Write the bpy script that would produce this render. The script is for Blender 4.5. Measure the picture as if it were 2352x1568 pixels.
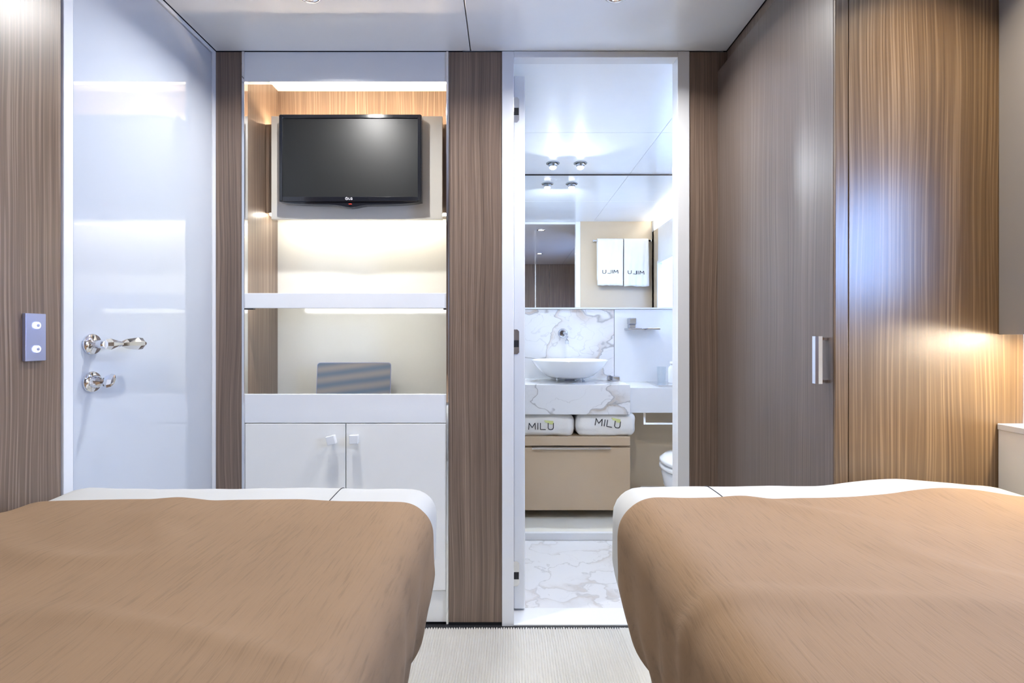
import bpy, bmesh, math, random
from mathutils import Vector, Matrix, noise
random.seed(7)
for o in list(bpy.data.objects): bpy.data.objects.remove(o, do_unlink=True)
scene = bpy.context.scene
C = scene.collection
PI = math.pi

# ------------------------------------------------------------------ camera
EYE = 1.037
cam = bpy.data.cameras.new('camera'); camo = bpy.data.objects.new('camera', cam); C.objects.link(camo)
camo.location = (0, 0, EYE); camo.rotation_euler = (PI/2, 0, 0)
cam.sensor_width = 36; cam.lens = 36*1170/2352
cam.shift_x = 11/2352; cam.shift_y = -14/2352; cam.clip_start = .02
scene.camera = camo

# ------------------------------------------------------------------ sky, exposure, lights
w = bpy.data.worlds.new('sky'); scene.world = w; w.use_nodes = True
bg = w.node_tree.nodes['Background']; bg.inputs[0].default_value = (.36, .55, 1, 1); bg.inputs[1].default_value = 31
vs = scene.view_settings
vs.view_transform = 'Standard'; vs.look = 'None'; vs.gamma = 1; vs.use_curve_mapping = False; vs.exposure = 0.56

CABIN_W, BATH_W = 6.4, 4.8
NEUTRAL = (1, .985, .96); COOL = (.84, .92, 1)

def portal(name, loc, rot, sx, sy):
    l = bpy.data.lights.new(name, 'AREA'); l.shape = 'RECTANGLE'; l.size = sx; l.size_y = sy
    l.cycles.is_portal = True
    o = bpy.data.objects.new(name, l); C.objects.link(o); o.location = loc; o.rotation_euler = rot
    return o
# daylight enters through the two hull windows (openings built below)
portal('cabin_window_portal', (1.30, .585, 1.325), (0, PI/2, 0), .37, .49)
portal('bathroom_window_portal', (1.41, 2.45, 1.345), (0, PI/2, 0), .65, .80)

# ------------------------------------------------------------------ materials
class NT:
    def __init__(s, name):
        s.m = bpy.data.materials.new(name); s.m.use_nodes = True
        s.t = s.m.node_tree; s.b = s.t.nodes['Principled BSDF']
    def n(s, typ, **kw):
        nd = s.t.nodes.new('ShaderNode'+typ)
        for k, v in kw.items():
            if k.startswith('i_'):
                key = k[2:]
                nd.inputs[int(key) if key.isdigit() else key.replace('_', ' ')].default_value = v
            else: setattr(nd, k, v)
        return nd
    def l(s, a, b): s.t.links.new(a, b)
    def ramp(s, fac, stops, interp='LINEAR'):
        r = s.n('ValToRGB'); r.color_ramp.interpolation = interp
        e = r.color_ramp.elements
        while len(e) < len(stops): e.new(.5)
        for el, (p, c) in zip(e, stops):
            el.position = p; el.color = (*c, 1) if len(c) == 3 else c
        s.l(fac, r.inputs[0]); return r.outputs[0]
    def mix(s, fac, a, b, mode='MIX'):
        m = s.n('Mix', data_type='RGBA', blend_type=mode)
        if hasattr(fac, 'links'): s.l(fac, m.inputs[0])
        else: m.inputs[0].default_value = fac
        for v, i in ((a, 6), (b, 7)):
            if hasattr(v, 'links'): s.l(v, m.inputs[i])
            else: m.inputs[i].default_value = (*v, 1)
        return m.outputs[2]
    def bump(s, h, strength, dist=.002):
        b = s.n('Bump'); b.inputs['Strength'].default_value = strength; b.inputs['Distance'].default_value = dist
        s.l(h, b.inputs['Height']); s.l(b.outputs[0], s.b.inputs['Normal'])
    def pos(s): return s.n('NewGeometry').outputs['Position']

def plain(name, col, rough=.4, metal=0, coat=0, spec=.5, emit=None, estr=0, var=0.03):
    t = NT(name); b = t.b
    nz = t.n('TexNoise', i_Scale=9.0, i_Detail=3.0); t.l(t.pos(), nz.inputs['Vector'])
    c = t.ramp(nz.outputs[0], [(.3, tuple(x*(1-var) for x in col)), (.7, tuple(min(1, x*(1+var)) for x in col))])
    t.l(c, b.inputs['Base Color'])
    b.inputs['Roughness'].default_value = rough; b.inputs['Metallic'].default_value = metal
    b.inputs['Coat Weight'].default_value = coat; b.inputs['Coat Roughness'].default_value = .03
    b.inputs['Specular IOR Level'].default_value = spec
    if emit: b.inputs['Emission Color'].default_value = (*emit, 1); b.inputs['Emission Strength'].default_value = estr
    return t.m

def wood(name, dark, mid, light, rough=.36, offs=0.0, scale=1.0, coat=.28):
    t = NT(name); p = t.pos()
    sep = t.n('SeparateXYZ'); t.l(p, sep.inputs[0])
    add = t.n('Math', operation='ADD'); t.l(sep.outputs[0], add.inputs[0]); t.l(sep.outputs[1], add.inputs[1])
    # slow wander of the grain lines
    cmb0 = t.n('CombineXYZ'); t.l(add.outputs[0], cmb0.inputs[0]); t.l(sep.outputs[2], cmb0.inputs[2])
    mp0 = t.n('Mapping'); mp0.inputs['Scale'].default_value = (5, 1, 1.6); mp0.inputs['Location'].default_value = (offs, 0, 0)
    t.l(cmb0.outputs[0], mp0.inputs[0])
    wn = t.n('TexNoise', i_Scale=1.0, i_Detail=1.0); t.l(mp0.outputs[0], wn.inputs['Vector'])
    mul = t.n('Math', operation='MULTIPLY'); t.l(wn.outputs[0], mul.inputs[0]); mul.inputs[1].default_value = .035
    ad2 = t.n('Math', operation='ADD'); t.l(add.outputs[0], ad2.inputs[0]); t.l(mul.outputs[0], ad2.inputs[1])
    cmb = t.n('CombineXYZ'); t.l(ad2.outputs[0], cmb.inputs[0]); t.l(sep.outputs[2], cmb.inputs[2])
    mp = t.n('Mapping'); mp.inputs['Scale'].default_value = (205*scale, 1, 1.1); mp.inputs['Location'].default_value = (offs*7, offs, 0)
    t.l(cmb.outputs[0], mp.inputs[0])
    n1 = t.n('TexNoise', i_Scale=1.0, i_Detail=2.0, i_Roughness=.55); t.l(mp.outputs[0], n1.inputs['Vector'])
    mp2 = t.n('Mapping'); mp2.inputs['Scale'].default_value = (600*scale, 1, 7); t.l(cmb.outputs[0], mp2.inputs[0])
    n2 = t.n('TexNoise', i_Scale=1.0, i_Detail=2.0); t.l(mp2.outputs[0], n2.inputs['Vector'])
    mp3 = t.n('Mapping'); mp3.inputs['Scale'].default_value = (11, 1, .7); t.l(cmb.outputs[0], mp3.inputs[0])
    n3 = t.n('TexNoise', i_Scale=1.0, i_Detail=2.0); t.l(mp3.outputs[0], n3.inputs['Vector'])
    c = t.ramp(n1.outputs[0], [(.32, dark), (.44, mid), (.54, mid), (.60, light), (.72, light)])
    f = t.ramp(n2.outputs[0], [(.3, (.80, .79, .78)), (.65, (1.05, 1.05, 1.05))])
    c = t.mix(1.0, c, f, 'MULTIPLY')
    g = t.ramp(n3.outputs[0], [(.3, (.86, .85, .84)), (.7, (1.1, 1.1, 1.1))])
    c = t.mix(1.0, c, g, 'MULTIPLY')
    t.l(c, t.b.inputs['Base Color'])
    r = t.n('MapRange'); t.l(n2.outputs[0], r.inputs[0]); r.inputs[3].default_value = rough-.05; r.inputs[4].default_value = rough+.08
    t.l(r.outputs[0], t.b.inputs['Roughness'])
    t.b.inputs['Coat Weight'].default_value = coat; t.b.inputs['Coat Roughness'].default_value = .33
    t.bump(n1.outputs[0], .12, .0006)
    return t.m

def marble(name, offs, base=(.79, .80, .82), vein=(.30, .29, .30), patch=(.52, .42, .34), sc=1.0, rough=.12, amount=1.0):
    t = NT(name)
    mp = t.n('Mapping'); mp.inputs['Location'].default_value = offs; mp.inputs['Rotation'].default_value = (.3, .55, .4); mp.inputs['Scale'].default_value = (sc, sc, sc*1.5)
    t.l(t.pos(), mp.inputs[0])
    d = t.n('TexNoise', i_Scale=2.2, i_Detail=4.0); t.l(mp.outputs[0], d.inputs['Vector'])
    dm = t.n('VectorMath', operation='SCALE'); t.l(d.outputs['Color'], dm.inputs[0]); dm.inputs['Scale'].default_value = .55
    da = t.n('VectorMath', operation='ADD'); t.l(mp.outputs[0], da.inputs[0]); t.l(dm.outputs[0], da.inputs[1])
    def veins(scale, width, seedoff):
        m2 = t.n('Mapping'); m2.inputs['Location'].default_value = (seedoff, seedoff*.7, 0); t.l(da.outputs[0], m2.inputs[0])
        n = t.n('TexNoise', i_Scale=scale, i_Detail=2.0, i_Roughness=.5); t.l(m2.outputs[0], n.inputs['Vector'])
        s_ = t.n('Math', operation='SUBTRACT'); t.l(n.outputs[0], s_.inputs[0]); s_.inputs[1].default_value = .5
        a = t.n('Math', operation='ABSOLUTE'); t.l(s_.outputs[0], a.inputs[0])
        return t.ramp(a.outputs[0], [(0, (1, 1, 1)), (width, (0, 0, 0))]), n
    v1, nn = veins(2.1, .012, 0); v2, _ = veins(4.5, .010, 3.1)
    pat = t.ramp(nn.outputs[0], [(.50, (0, 0, 0)), (.515, (.8, .8, .8)), (.55, (.25, .25, .25)), (.62, (0, 0, 0))])
    k = t.n('TexNoise', i_Scale=1.7, i_Detail=1.0); t.l(mp.outputs[0], k.inputs['Vector'])
    msk = t.ramp(k.outputs[0], [(.42, (0, 0, 0)), (.58, (1, 1, 1))])
    col = t.mix(.0, base, base)
    pm = t.mix(1.0, pat, msk, 'MULTIPLY')
    col = t.mix(pm, col, patch)
    v2m = t.mix(1.0, v2, msk, 'MULTIPLY')
    half = t.mix(1.0, v2m, (.45*amount,)*3, 'MULTIPLY'); col = t.mix(half, col, vein)
    v1h = t.mix(1.0, v1, (.75*amount,)*3, 'MULTIPLY'); col = t.mix(v1h, col, vein)
    t.l(col, t.b.inputs['Base Color']); t.b.inputs['Roughness'].default_value = rough
    return t.m

def fabric(name, col, var, rough=.9, weave=None, bumpv=.3, sheen=.2):
    t = NT(name); p = t.pos()
    n1 = t.n('TexNoise', i_Scale=5.0, i_Detail=4.0); t.l(p, n1.inputs['Vector'])
    c = t.ramp(n1.outputs[0], [(.3, tuple(x*(1-var) for x in col)), (.7, tuple(x*(1+var) for x in col))])
    if weave:
        ang, s1, s2, depth = weave
        mp = t.n('Mapping'); mp.inputs['Rotation'].default_value = (0, 0, ang); mp.inputs['Scale'].default_value = (s1, s2, s2*2)
        t.l(p, mp.inputs[0])
        n2 = t.n('TexNoise', i_Scale=1.0, i_Detail=3.0, i_Roughness=.6); t.l(mp.outputs[0], n2.inputs['Vector'])
        f = t.ramp(n2.outputs[0], [(.28, (1-depth,)*3), (.46, (1, 1, 1)), (.75, (1.05,)*3)])
        c = t.mix(1.0, c, f, 'MULTIPLY'); t.bump(n2.outputs[0], bumpv, .0015)
    else:
        n2 = t.n('TexNoise', i_Scale=420.0, i_Detail=2.0); t.l(p, n2.inputs['Vector']); t.bump(n2.outputs[0], bumpv, .001)
    t.l(c, t.b.inputs['Base Color']); t.b.inputs['Roughness'].default_value = rough
    t.b.inputs['Sheen Weight'].default_value = sheen; t.b.inputs['Specular IOR Level'].default_value = .2
    return t.m

def emissive(name, col, strength):
    t = NT(name); t.b.inputs['Base Color'].default_value = (.8, .8, .8, 1)
    t.b.inputs['Emission Color'].default_value = (*col, 1); t.b.inputs['Emission Strength'].default_value = strength
    return t.m

def glass(name, tint=(.9, .95, 1)):
    t = NT(name); t.t.nodes.remove(t.b)
    tr = t.n('BsdfTransparent'); tr.inputs[0].default_value = (*tint, 1)
    gl = t.n('BsdfGlossy'); gl.inputs['Roughness'].default_value = .02
    mx = t.n('MixShader'); mx.inputs[0].default_value = .07; t.l(tr.outputs[0], mx.inputs[1]); t.l(gl.outputs[0], mx.inputs[2])
    t.l(mx.outputs[0], t.t.nodes['Material Output'].inputs[0])
    return t.m

def blind(name):
    t = NT(name); t.t.nodes.remove(t.b)
    tr = t.n('BsdfTranslucent'); tr.inputs[0].default_value = (.29, .29, .29, 1)
    df = t.n('BsdfDiffuse'); df.inputs[0].default_value = (.6, .6, .6, 1)
    ad = t.n('AddShader'); t.l(tr.outputs[0], ad.inputs[0]); t.l(df.outputs[0], ad.inputs[1])
    t.l(ad.outputs[0], t.t.nodes['Material Output'].inputs[0])
    return t.m

M = {}
M['mid_chrome'] = plain('mid_chrome', (.50, .52, .58), rough=.10, metal=1, var=.01)
M['blind'] = blind('translucent_blind')
M['dark_chrome'] = plain('dark_chrome', (.30, .32, .36), rough=.12, metal=1, var=.01)
M['wood'] = wood('oak_veneer', (.130, .086, .060), (.182, .126, .090), (.285, .212, .158), offs=0)
M['wood2'] = wood('oak_veneer_fine', (.122, .082, .058), (.188, .129, .095), (.255, .184, .136), offs=2.3, coat=.55)
M['wood_cool_lit'] = wood('oak_veneer_cool_lit', (.098, .070, .056), (.138, .102, .084), (.175, .135, .115), offs=4.1, coat=.6)  # same oak as the wardrobe side; duller, cooler light put into the colour
M['wood_warm_lit'] = wood('oak_veneer_warm_lit', (.118, .070, .034), (.172, .106, .053), (.265, .178, .100), offs=1.2, coat=.32)  # same oak as the wardrobe door; warm lamp light put into the colour
M['lacquer'] = plain('white_gloss_lacquer', (.80, .82, .85), rough=.06, coat=.3, var=.01)
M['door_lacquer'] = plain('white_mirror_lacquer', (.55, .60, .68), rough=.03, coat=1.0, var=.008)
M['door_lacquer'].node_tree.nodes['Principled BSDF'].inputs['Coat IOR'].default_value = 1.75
M['satin'] = plain('white_satin_lacquer', (.85, .85, .83), rough=.3, var=.01)
M['cream'] = plain('cream_gloss_panel', (.80, .79, .72), rough=.1, coat=.2, var=.01)
M['greige'] = plain('greige_panel', (.64, .62, .57), rough=.25, var=.01)
M['shaded_white'] = plain('shaded_white_satin', (.32, .315, .315), rough=.35, var=.01)  # for the white overhead cabinet; its shade is put into the grey
M['ceil'] = plain('ceiling_gloss', (.86, .88, .90), rough=.16, coat=.6, var=.01)
M['bceil'] = plain('bathroom_ceiling', (.87, .90, .93), rough=.2, var=.01)
M['black'] = plain('matte_black', (.012, .012, .016), rough=.6)
M['chrome'] = plain('chrome', (.86, .87, .9), rough=.06, metal=1, var=.01)
M['steel'] = plain('brushed_steel', (.72, .73, .76), rough=.22, metal=1)
M['tvblack'] = plain('tv_bezel', (.008, .009, .013), rough=.12, coat=.6)
M['screen'] = plain('tv_screen', (.010, .011, .011), rough=.38, spec=.5)
M['white'] = plain('white_print', (.85, .85, .87), rough=.4)
M['red'] = plain('red_print', (.5, .02, .02), rough=.3, emit=(1, .1, .05), estr=.6)
M['porcelain'] = plain('porcelain', (.86, .88, .90), rough=.07, coat=.5, var=.005)
M['beige'] = plain('beige_gloss_lacquer', (.55, .42, .29), rough=.12, coat=.3, var=.012)
M['beige_wall'] = plain('beige_wall_panel', (.56, .46, .34), rough=.3, var=.012)
M['mirror'] = plain('mirror_glass', (.93, .95, .96), rough=.0, metal=1, var=.0)
M['ink'] = plain('dark_thread', (.03, .03, .035), rough=.8)
M['lime'] = plain('lime_thread', (.66, .70, .30), rough=.8)
M['plate'] = plain('switch_metal', (.52, .56, .78), rough=.3, metal=.75)
M['shell'] = plain('hull_paint', (.72, .72, .72), rough=.5)
M['glass'] = glass('window_glass')
M['tumbler'] = glass('tumbler_glass', (.95, .97, .98))
M['sheet'] = fabric('white_cotton', (.48, .485, .475), .02, bumpv=.08)
M['towel'] = fabric('white_terry', (.82, .81, .79), .03, bumpv=.9)
M['throw'] = fabric('tan_throw', (.255, .165, .097), .05, weave=(0, 300, 16, .17), bumpv=.4, sheen=.03)
M['carpet'] = fabric('cream_carpet', (.56, .55, .52), .04, bumpv=.8)
M['carpet_back'] = plain('carpet_backing', (.30, .28, .25), rough=.95)
M['marble'] = marble('calacatta_marble', (.4, .2, .1), sc=1.15)
M['marble_top'] = marble('calacatta_marble_slab', (3.3, 1.2, .4), sc=1.3, patch=(.40, .31, .22))
M['marble_floor'] = marble('marble_floor', (5.1, 2.2, .7), base=(.70, .70, .715), vein=(.40, .39, .40), patch=(.54, .50, .48), sc=2.6, rough=.06, amount=.7)
M['led_warm'] = emissive('led_warm', (1, .78, .55), 78)
M['led_white'] = emissive('led_white', (1, .95, .84), 27)
M['led_dim'] = emissive('led_dim', (1, .98, .93), 15)
M['led_cove'] = emissive('led_cove', (1, .93, .82), 520)
M['led_nook'] = emissive('led_nook', (1, .86, .66), 170)
M['lens'] = emissive('downlight_lens', (1, .98, .95), 8)
M['btn'] = emissive('button_glow', (.55, .6, 1), 2.5)

# ------------------------------------------------------------------ mesh helpers
def tag(o, label=None, cat=None, group=None, kind=None):
    if label: o['label'] = label
    if cat: o['category'] = cat
    if group: o['group'] = group
    if kind: o['kind'] = kind
    return o
def empty(name, loc, label=None, cat=None, group=None, kind=None):
    o = bpy.data.objects.new(name, None); C.objects.link(o); o.location = loc; o.empty_display_size = .05
    return tag(o, label, cat, group, kind)
WORLD = {}
def wloc(o): return WORLD.get(o.name, Vector(o.location))
def obj(name, bm, mat, parent=None, smooth=False, at=None):
    """bm holds world coordinates; the object's origin goes to the base centre of the mesh (or `at`)."""
    vs_ = [v.co for v in bm.verts]
    lo = Vector([min(v[i] for v in vs_) for i in range(3)]); hi = Vector([max(v[i] for v in vs_) for i in range(3)])
    org = Vector(at) if at else Vector(((lo.x+hi.x)/2, (lo.y+hi.y)/2, lo.z))
    for v in bm.verts: v.co -= org
    bmesh.ops.recalc_face_normals(bm, faces=bm.faces)
    me = bpy.data.meshes.new(name); bm.to_mesh(me); bm.free()
    if smooth:
        for p in me.polygons: p.use_smooth = True
    me.materials.append(M[mat])
    o = bpy.data.objects.new(name, me); C.objects.link(o)
    WORLD[o.name] = org
    if parent:
        o.parent = parent; o.location = org - wloc(parent)
    else: o.location = org
    return o
def newbm():
    return bmesh.new()
def add_box(bm, x0, x1, y0, y1, z0, z1, bev=0, seg=2):
    r = bmesh.ops.create_cube(bm, size=1)
    for v in r['verts']:
        v.co = Vector((x0+(v.co.x+.5)*(x1-x0), y0+(v.co.y+.5)*(y1-y0), z0+(v.co.z+.5)*(z1-z0)))
    if bev:
        es = list({e for v in r['verts'] for e in v.link_edges})
        bmesh.ops.bevel(bm, geom=es, offset=bev, segments=seg, affect='EDGES', profile=.5)
    return bm
def box(name, x0, x1, y0, y1, z0, z1, mat, parent=None, bev=.0015, smooth=False):
    return obj(name, add_box(bmesh.new(), x0, x1, y0, y1, z0, z1, bev), mat, parent, smooth)
def loft(bm, rings, cap=True, closed=True):
    R = [[bm.verts.new(p) for p in r] for r in rings]
    n = len(R[0])
    for a, b in zip(R, R[1:]):
        for i in range(n if closed else n-1):
            j = (i+1) % n
            bm.faces.new((a[i], a[j], b[j], b[i]))
    if cap and closed:
        bm.faces.new(R[0][::-1]); bm.faces.new(R[-1])
    return bm
def lathe(bm, prof, centre, axis='Z', n=32, sx=1, sy=1):
    """prof = [(r, h)], revolved about axis through centre"""
    rings = []
    for r, h in prof:
        ring = []
        for i in range(n):
            a = 2*PI*i/n; u, v = r*sx*math.cos(a), r*sy*math.sin(a)
            p = {'Z': (u, v, h), 'Y': (u, h, v), 'X': (h, u, v)}[axis]
            ring.append(Vector(centre)+Vector(p))
        rings.append(ring)
    return loft(bm, rings)
def prism(bm, pts, axis, a, b):
    """polygon pts (2D) extruded on axis from a to b"""
    def P(p, h): return {'X': (h, p[0], p[1]), 'Y': (p[0], h, p[1]), 'Z': (p[0], p[1], h)}[axis]
    return loft(bm, [[Vector(P(p, a)) for p in pts], [Vector(P(p, b)) for p in pts]])
def tube(bm, pts, rad, n=10):
    pts = [Vector(p) for p in pts]; rings = []
    for i, p in enumerate(pts):
        d = (pts[min(i+1, len(pts)-1)]-pts[max(i-1, 0)]).normalized()
        up = Vector((0, 0, 1)) if abs(d.z) < .9 else Vector((0, 1, 0))
        s = d.cross(up).normalized(); u = s.cross(d)
        r = rad[i] if isinstance(rad, (list, tuple)) else rad
        rings.append([p+s*math.cos(2*PI*k/n)*r+u*math.sin(2*PI*k/n)*r for k in range(n)])
    return loft(bm, rings)
def strokes(bm, lines, fn, w, n=6):
    """flat stitched strokes; fn maps 2D letter space to a 3D point on the cloth, w = half width in letter units"""
    for ln in lines:
        pts = []
        for (a, b) in zip(ln, ln[1:]):
            for k in range(n): pts.append((a[0]+(b[0]-a[0])*k/n, a[1]+(b[1]-a[1])*k/n))
        pts.append(ln[-1])
        L, R, L2, R2 = [], [], [], []
        for i, p in enumerate(pts):
            q0, q1 = pts[max(i-1, 0)], pts[min(i+1, len(pts)-1)]
            dx, dy = q1[0]-q0[0], q1[1]-q0[1]; m = math.hypot(dx, dy) or 1
            nx, ny = -dy/m*w, dx/m*w
            L.append(fn(p[0]+nx, p[1]+ny, 0)); R.append(fn(p[0]-nx, p[1]-ny, 0))
            L2.append(fn(p[0]+nx, p[1]+ny, 1)); R2.append(fn(p[0]-nx, p[1]-ny, 1))
        loft(bm, [[a, b, c, d] for a, b, c, d in zip(L, R, R2, L2)])
    return bm

# ================================================================== STRUCTURE
D = 1.82          # front wall plane
XL = -1.042       # left wall
H = 2.051         # ceiling
# --- floors
fl = empty('floor', (0, .5, 0), kind='structure')
bm = newbm()
add_box(bm, -1.06, 1.2, -.9, 1.94, -.05, -.004); obj('carpet_backing', bm, 'carpet_back', fl)
bm = newbm()      # ribbed carpet: one rib about 9 mm wide
ribs = []; pitch = .0088; x = -.32
ys = [i*.03 for i in range(-28, 60)] + [1.785, 1.795, 1.803]
prof = [(-.5, -.004), (-.36, .0005), (-.15, .0036), (.15, .0036), (.36, .0005), (.5, -.004)]
xs_all = []
while x < .42:
    for px, pz in prof[:-1]: xs_all.append((x+px*pitch, pz))
    x += pitch
rows = []
for y in ys:
    row = []
    for (px, pz) in xs_all:
        wob = .010*noise.noise((px*3, y*2.2, 0)) + .0016*noise.noise((px*60, y*30, 4))
        dz = .0011*noise.noise((px*190, y*70, 9))
        row.append(bm.verts.new((px+wob, y + (.006*noise.noise((px*150, 3, 1)) if y > 1.8 else 0), pz+dz)))
    rows.append(row)
for a, b in zip(rows, rows[1:]):
    for i in range(len(a)-1): bm.faces.new((a[i], a[i+1], b[i+1], b[i]))
tag(obj('carpet_pile', bm, 'carpet', fl, smooth=True), kind='stuff')
bm = newbm(); add_box(bm, -1.05, -.30, -.9, 1.803, -.004, .0025); obj('carpet_under_bed', bm, 'carpet', fl)
bm = newbm(); add_box(bm, .40, 1.2, -.9, 1.803, -.004, .0025); obj('carpet_under_bed', bm, 'carpet', fl)
box('carpet_edge_gap', -1.04, .75, 1.803, 1.86, -.004, .0012, 'black', fl, 0)
bf = box('floor_bathroom', -.15, 1.29, 1.93, 3.22, -.05, 0, 'marble_floor', None, 0); tag(bf, kind='structure')
st = empty('trim_1', (.57, 2.9, 0), kind='structure')
box('step_riser', -.15, 1.29, 2.578, 2.600, 0, .037, 'lacquer', st)
box('step_top', -.15, 1.29, 2.600, 3.22, 0, .034, 'cream', st)

# --- ceilings (panels with recessed joints)
ce = empty('ceiling', (0, .5, H), kind='structure')
box('ceiling_void', -1.12, 1.4, -.95, 3.3, H+.02, H+.05, 'shell', ce, 0)
for a in ((-1.12, -1.046, -.95, 1.818), (-1.12, 1.4, -.95, -.864), (.787, 1.40, 1.162, 1.858), (-1.12, -.201, 1.822, 2.12), (-.201, -.161, 1.822, 3.30), (-.16, 1.45, 3.2195, 3.30), (1.262, 1.40, -.95, 1.16)):
    box('light_seal', a[0], a[1], a[2], a[3], H+.0002, H+.02, 'black', ce, 0)  # unseen blocks added to keep sky light out of the ceiling void
g = .0018
box('ceiling_panel', XL+.004, -.131-g, -.86, D-.0025, H, H+.02, 'ceil', ce)
box('ceiling_panel', -.131+g, .782, -.86, D-.0025, H, H+.02, 'ceil', ce)
box('ceiling_panel', .7855, 1.26, -.86, 1.16, H, H+.02, 'ceil', ce)
for xa, xb in ((-.16, .770-g/2), (.770+g/2, 1.40)):
    for ya, yb in ((1.86, 2.549-g/2), (2.549+g/2, 3.219)):
        box('ceiling_panel', xa, xb, ya, yb, H, H+.02, 'bceil', ce)

# --- left wall
wl = empty('wall_left', (-1.08, 0, 0), kind='structure')
box('wall_core', -1.12, -1.062, -.95, 1.95, 0, H, 'shell', wl, 0)
box('wood_panel', -1.062, XL, -.86, 1.190, .0, H-.001, 'wood', wl)
# --- back wall: oak panels behind the bed heads
wb = empty('wall_back', (0, -.9, 0), kind='structure')
box('wall_core', -1.12, 1.4, -.95, -.875, 0, H, 'shell', wb, 0)
for a, b in ((-1.042, -.62), (-.615, -.2), (-.195, .395), (.41, .60), (.604, 1.0), (1.004, 1.25)):
    box('wood_panel', a, b, -.875, -.86, 0, H, 'wood', wb)
box('edge_strip', .395, .41, -.872, -.864, 0, H, 'steel', wb, 0)
# --- right wall (hull side) with window_1
wr = empty('wall_right', (1.2, 0, 0), kind='structure')
wx0, wx1 = 1.185, 1.25
box('hull_panel', wx0, wx1, -.95, .34, 0, H, 'satin', wr, 0)
box('hull_panel', wx0, wx1, .83, 1.165, 0, H, 'satin', wr, 0)
box('hull_panel', wx0, wx1, .34, .83, 0, 1.14, 'satin', wr, 0)
box('hull_panel', wx0, wx1, .34, .83, 1.51, H, 'satin', wr, 0)
w1 = empty('window_1', (1.2, .585, 1.14), kind='structure')
box('pane', 1.222, 1.228, .35, .82, 1.15, 1.50, 'glass', w1, 0)
for a in ((.34, .36, 1.14, 1.51), (.81, .83, 1.14, 1.51), (.36, .81, 1.14, 1.16), (.36, .81, 1.49, 1.51)):
    box('window_frame', 1.178, 1.25, a[0], a[1], a[2], a[3], 'chrome', w1, .002)
# --- front wall: wood-clad columns
wf = empty('wall_front', (0, D, 0), kind='structure')
box('wood_panel', XL, -.946, D, 1.93, .012, H-.001, 'wood2', wf)
box('wood_panel', -.209, -.0195, D, 1.86, .012, H-.001, 'wood2', wf)
box('wood_panel', .651, .790, D, 1.86, .012, H-.001, 'wood2', wf)
box('plinth_strip', XL, -.946, D+.004, 1.9, 0, .012, 'black', wf, 0)
box('plinth_strip', -.209, -.0195, D+.004, 1.86, 0, .012, 'black', wf, 0)
# --- bathroom walls
b1 = empty('wall_bathroom_front', (.9, 1.9, 0), kind='structure')
box('wall_panel', .6515, 1.29, 1.861, 1.872, 0, H, 'beige_wall', b1, 0)
box('wall_panel', -.20, -.0195, 1.862, 1.925, 0, H, 'beige_wall', b1, 0)
tag(box('wall_bathroom_left', -.21, -.15, 1.925, 3.30, 0, H, 'lacquer', None, 0), kind='structure')
b2 = empty('wall_bathroom_back', (.57, 3.25, 0), kind='structure')
box('wall_core', -.2, 1.45, 3.22, 3.30, 0, H, 'shell', b2, 0)
box('marble_backsplash', -.149, .671, 3.200, 3.219, .60, 1.200, 'marble', b2)
box('white_splashback', .6735, 1.289, 3.200, 3.219, .60, 1.200, 'lacquer', b2)
box('mirror_ledge', -.149, 1.289, 3.194, 3.219, 1.2015, 1.211, 'lacquer', b2)
box('shadow_gap', -.148, 1.288, 3.2032, 3.2185, H-.009, H-.0006, 'black', b2, 0)
b3 = empty('wall_bathroom_right', (1.33, 2.6, 0), kind='structure')
# the wall stops short of the ceiling: a cove lamp shines from behind its top edge
box('wall_panel', 1.29, 1.32, 1.873, 2.05, 0, 1.957, 'beige_wall', b3, 0)
box('wall_panel', 1.29, 1.32, 2.85, 3.22, 0, 1.957, 'lacquer', b3, 0)
box('wall_panel', 1.29, 1.32, 2.05, 2.85, 0, 1.02, 'lacquer', b3, 0)
box('wall_panel', 1.29, 1.32, 2.05, 2.85, 1.67, 1.957, 'lacquer', b3, 0)
box('hull_panel', 1.40, 1.45, 1.925, 2.05, 0, H+.02, 'shell', b3, 0)
box('hull_panel', 1.40, 1.45, 2.85, 3.30, 0, H+.02, 'shell', b3, 0)
box('hull_panel', 1.32, 1.45, 2.05, 2.85, 0, 1.02, 'shell', b3, 0)
box('hull_panel', 1.32, 1.45, 2.05, 2.85, 1.67, 1.90, 'shell', b3, 0)
box('hull_panel', 1.40, 1.45, 2.05, 2.85, 1.90, H+.02, 'shell', b3, 0)
box('hull_panel', 1.29, 1.45, 1.86, 1.925, 0, H+.02, 'shell', b3, 0)
box('cove_lamp', 1.335, 1.36, 1.95, 3.19, 1.925, 1.935, 'led_cove', b3, 0)
w2 = empty('window_2', (1.3, 2.45, 1.02), kind='structure')
box('pane', 1.345, 1.351, 2.06, 2.84, 1.03, 1.66, 'glass', w2, 0)
for a in ((2.05, 2.07, 1.02, 1.67), (2.83, 2.85, 1.02, 1.67), (2.07, 2.83, 1.02, 1.04), (2.07, 2.83, 1.65, 1.67)):
    box('window_frame', 1.28, 1.40, a[0], a[1], a[2], a[3], 'lacquer', w2, .002)

box('roller_blind', 1.318, 1.320, 2.071, 2.829, 1.041, 1.649, 'blind', w2, 0)

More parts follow.
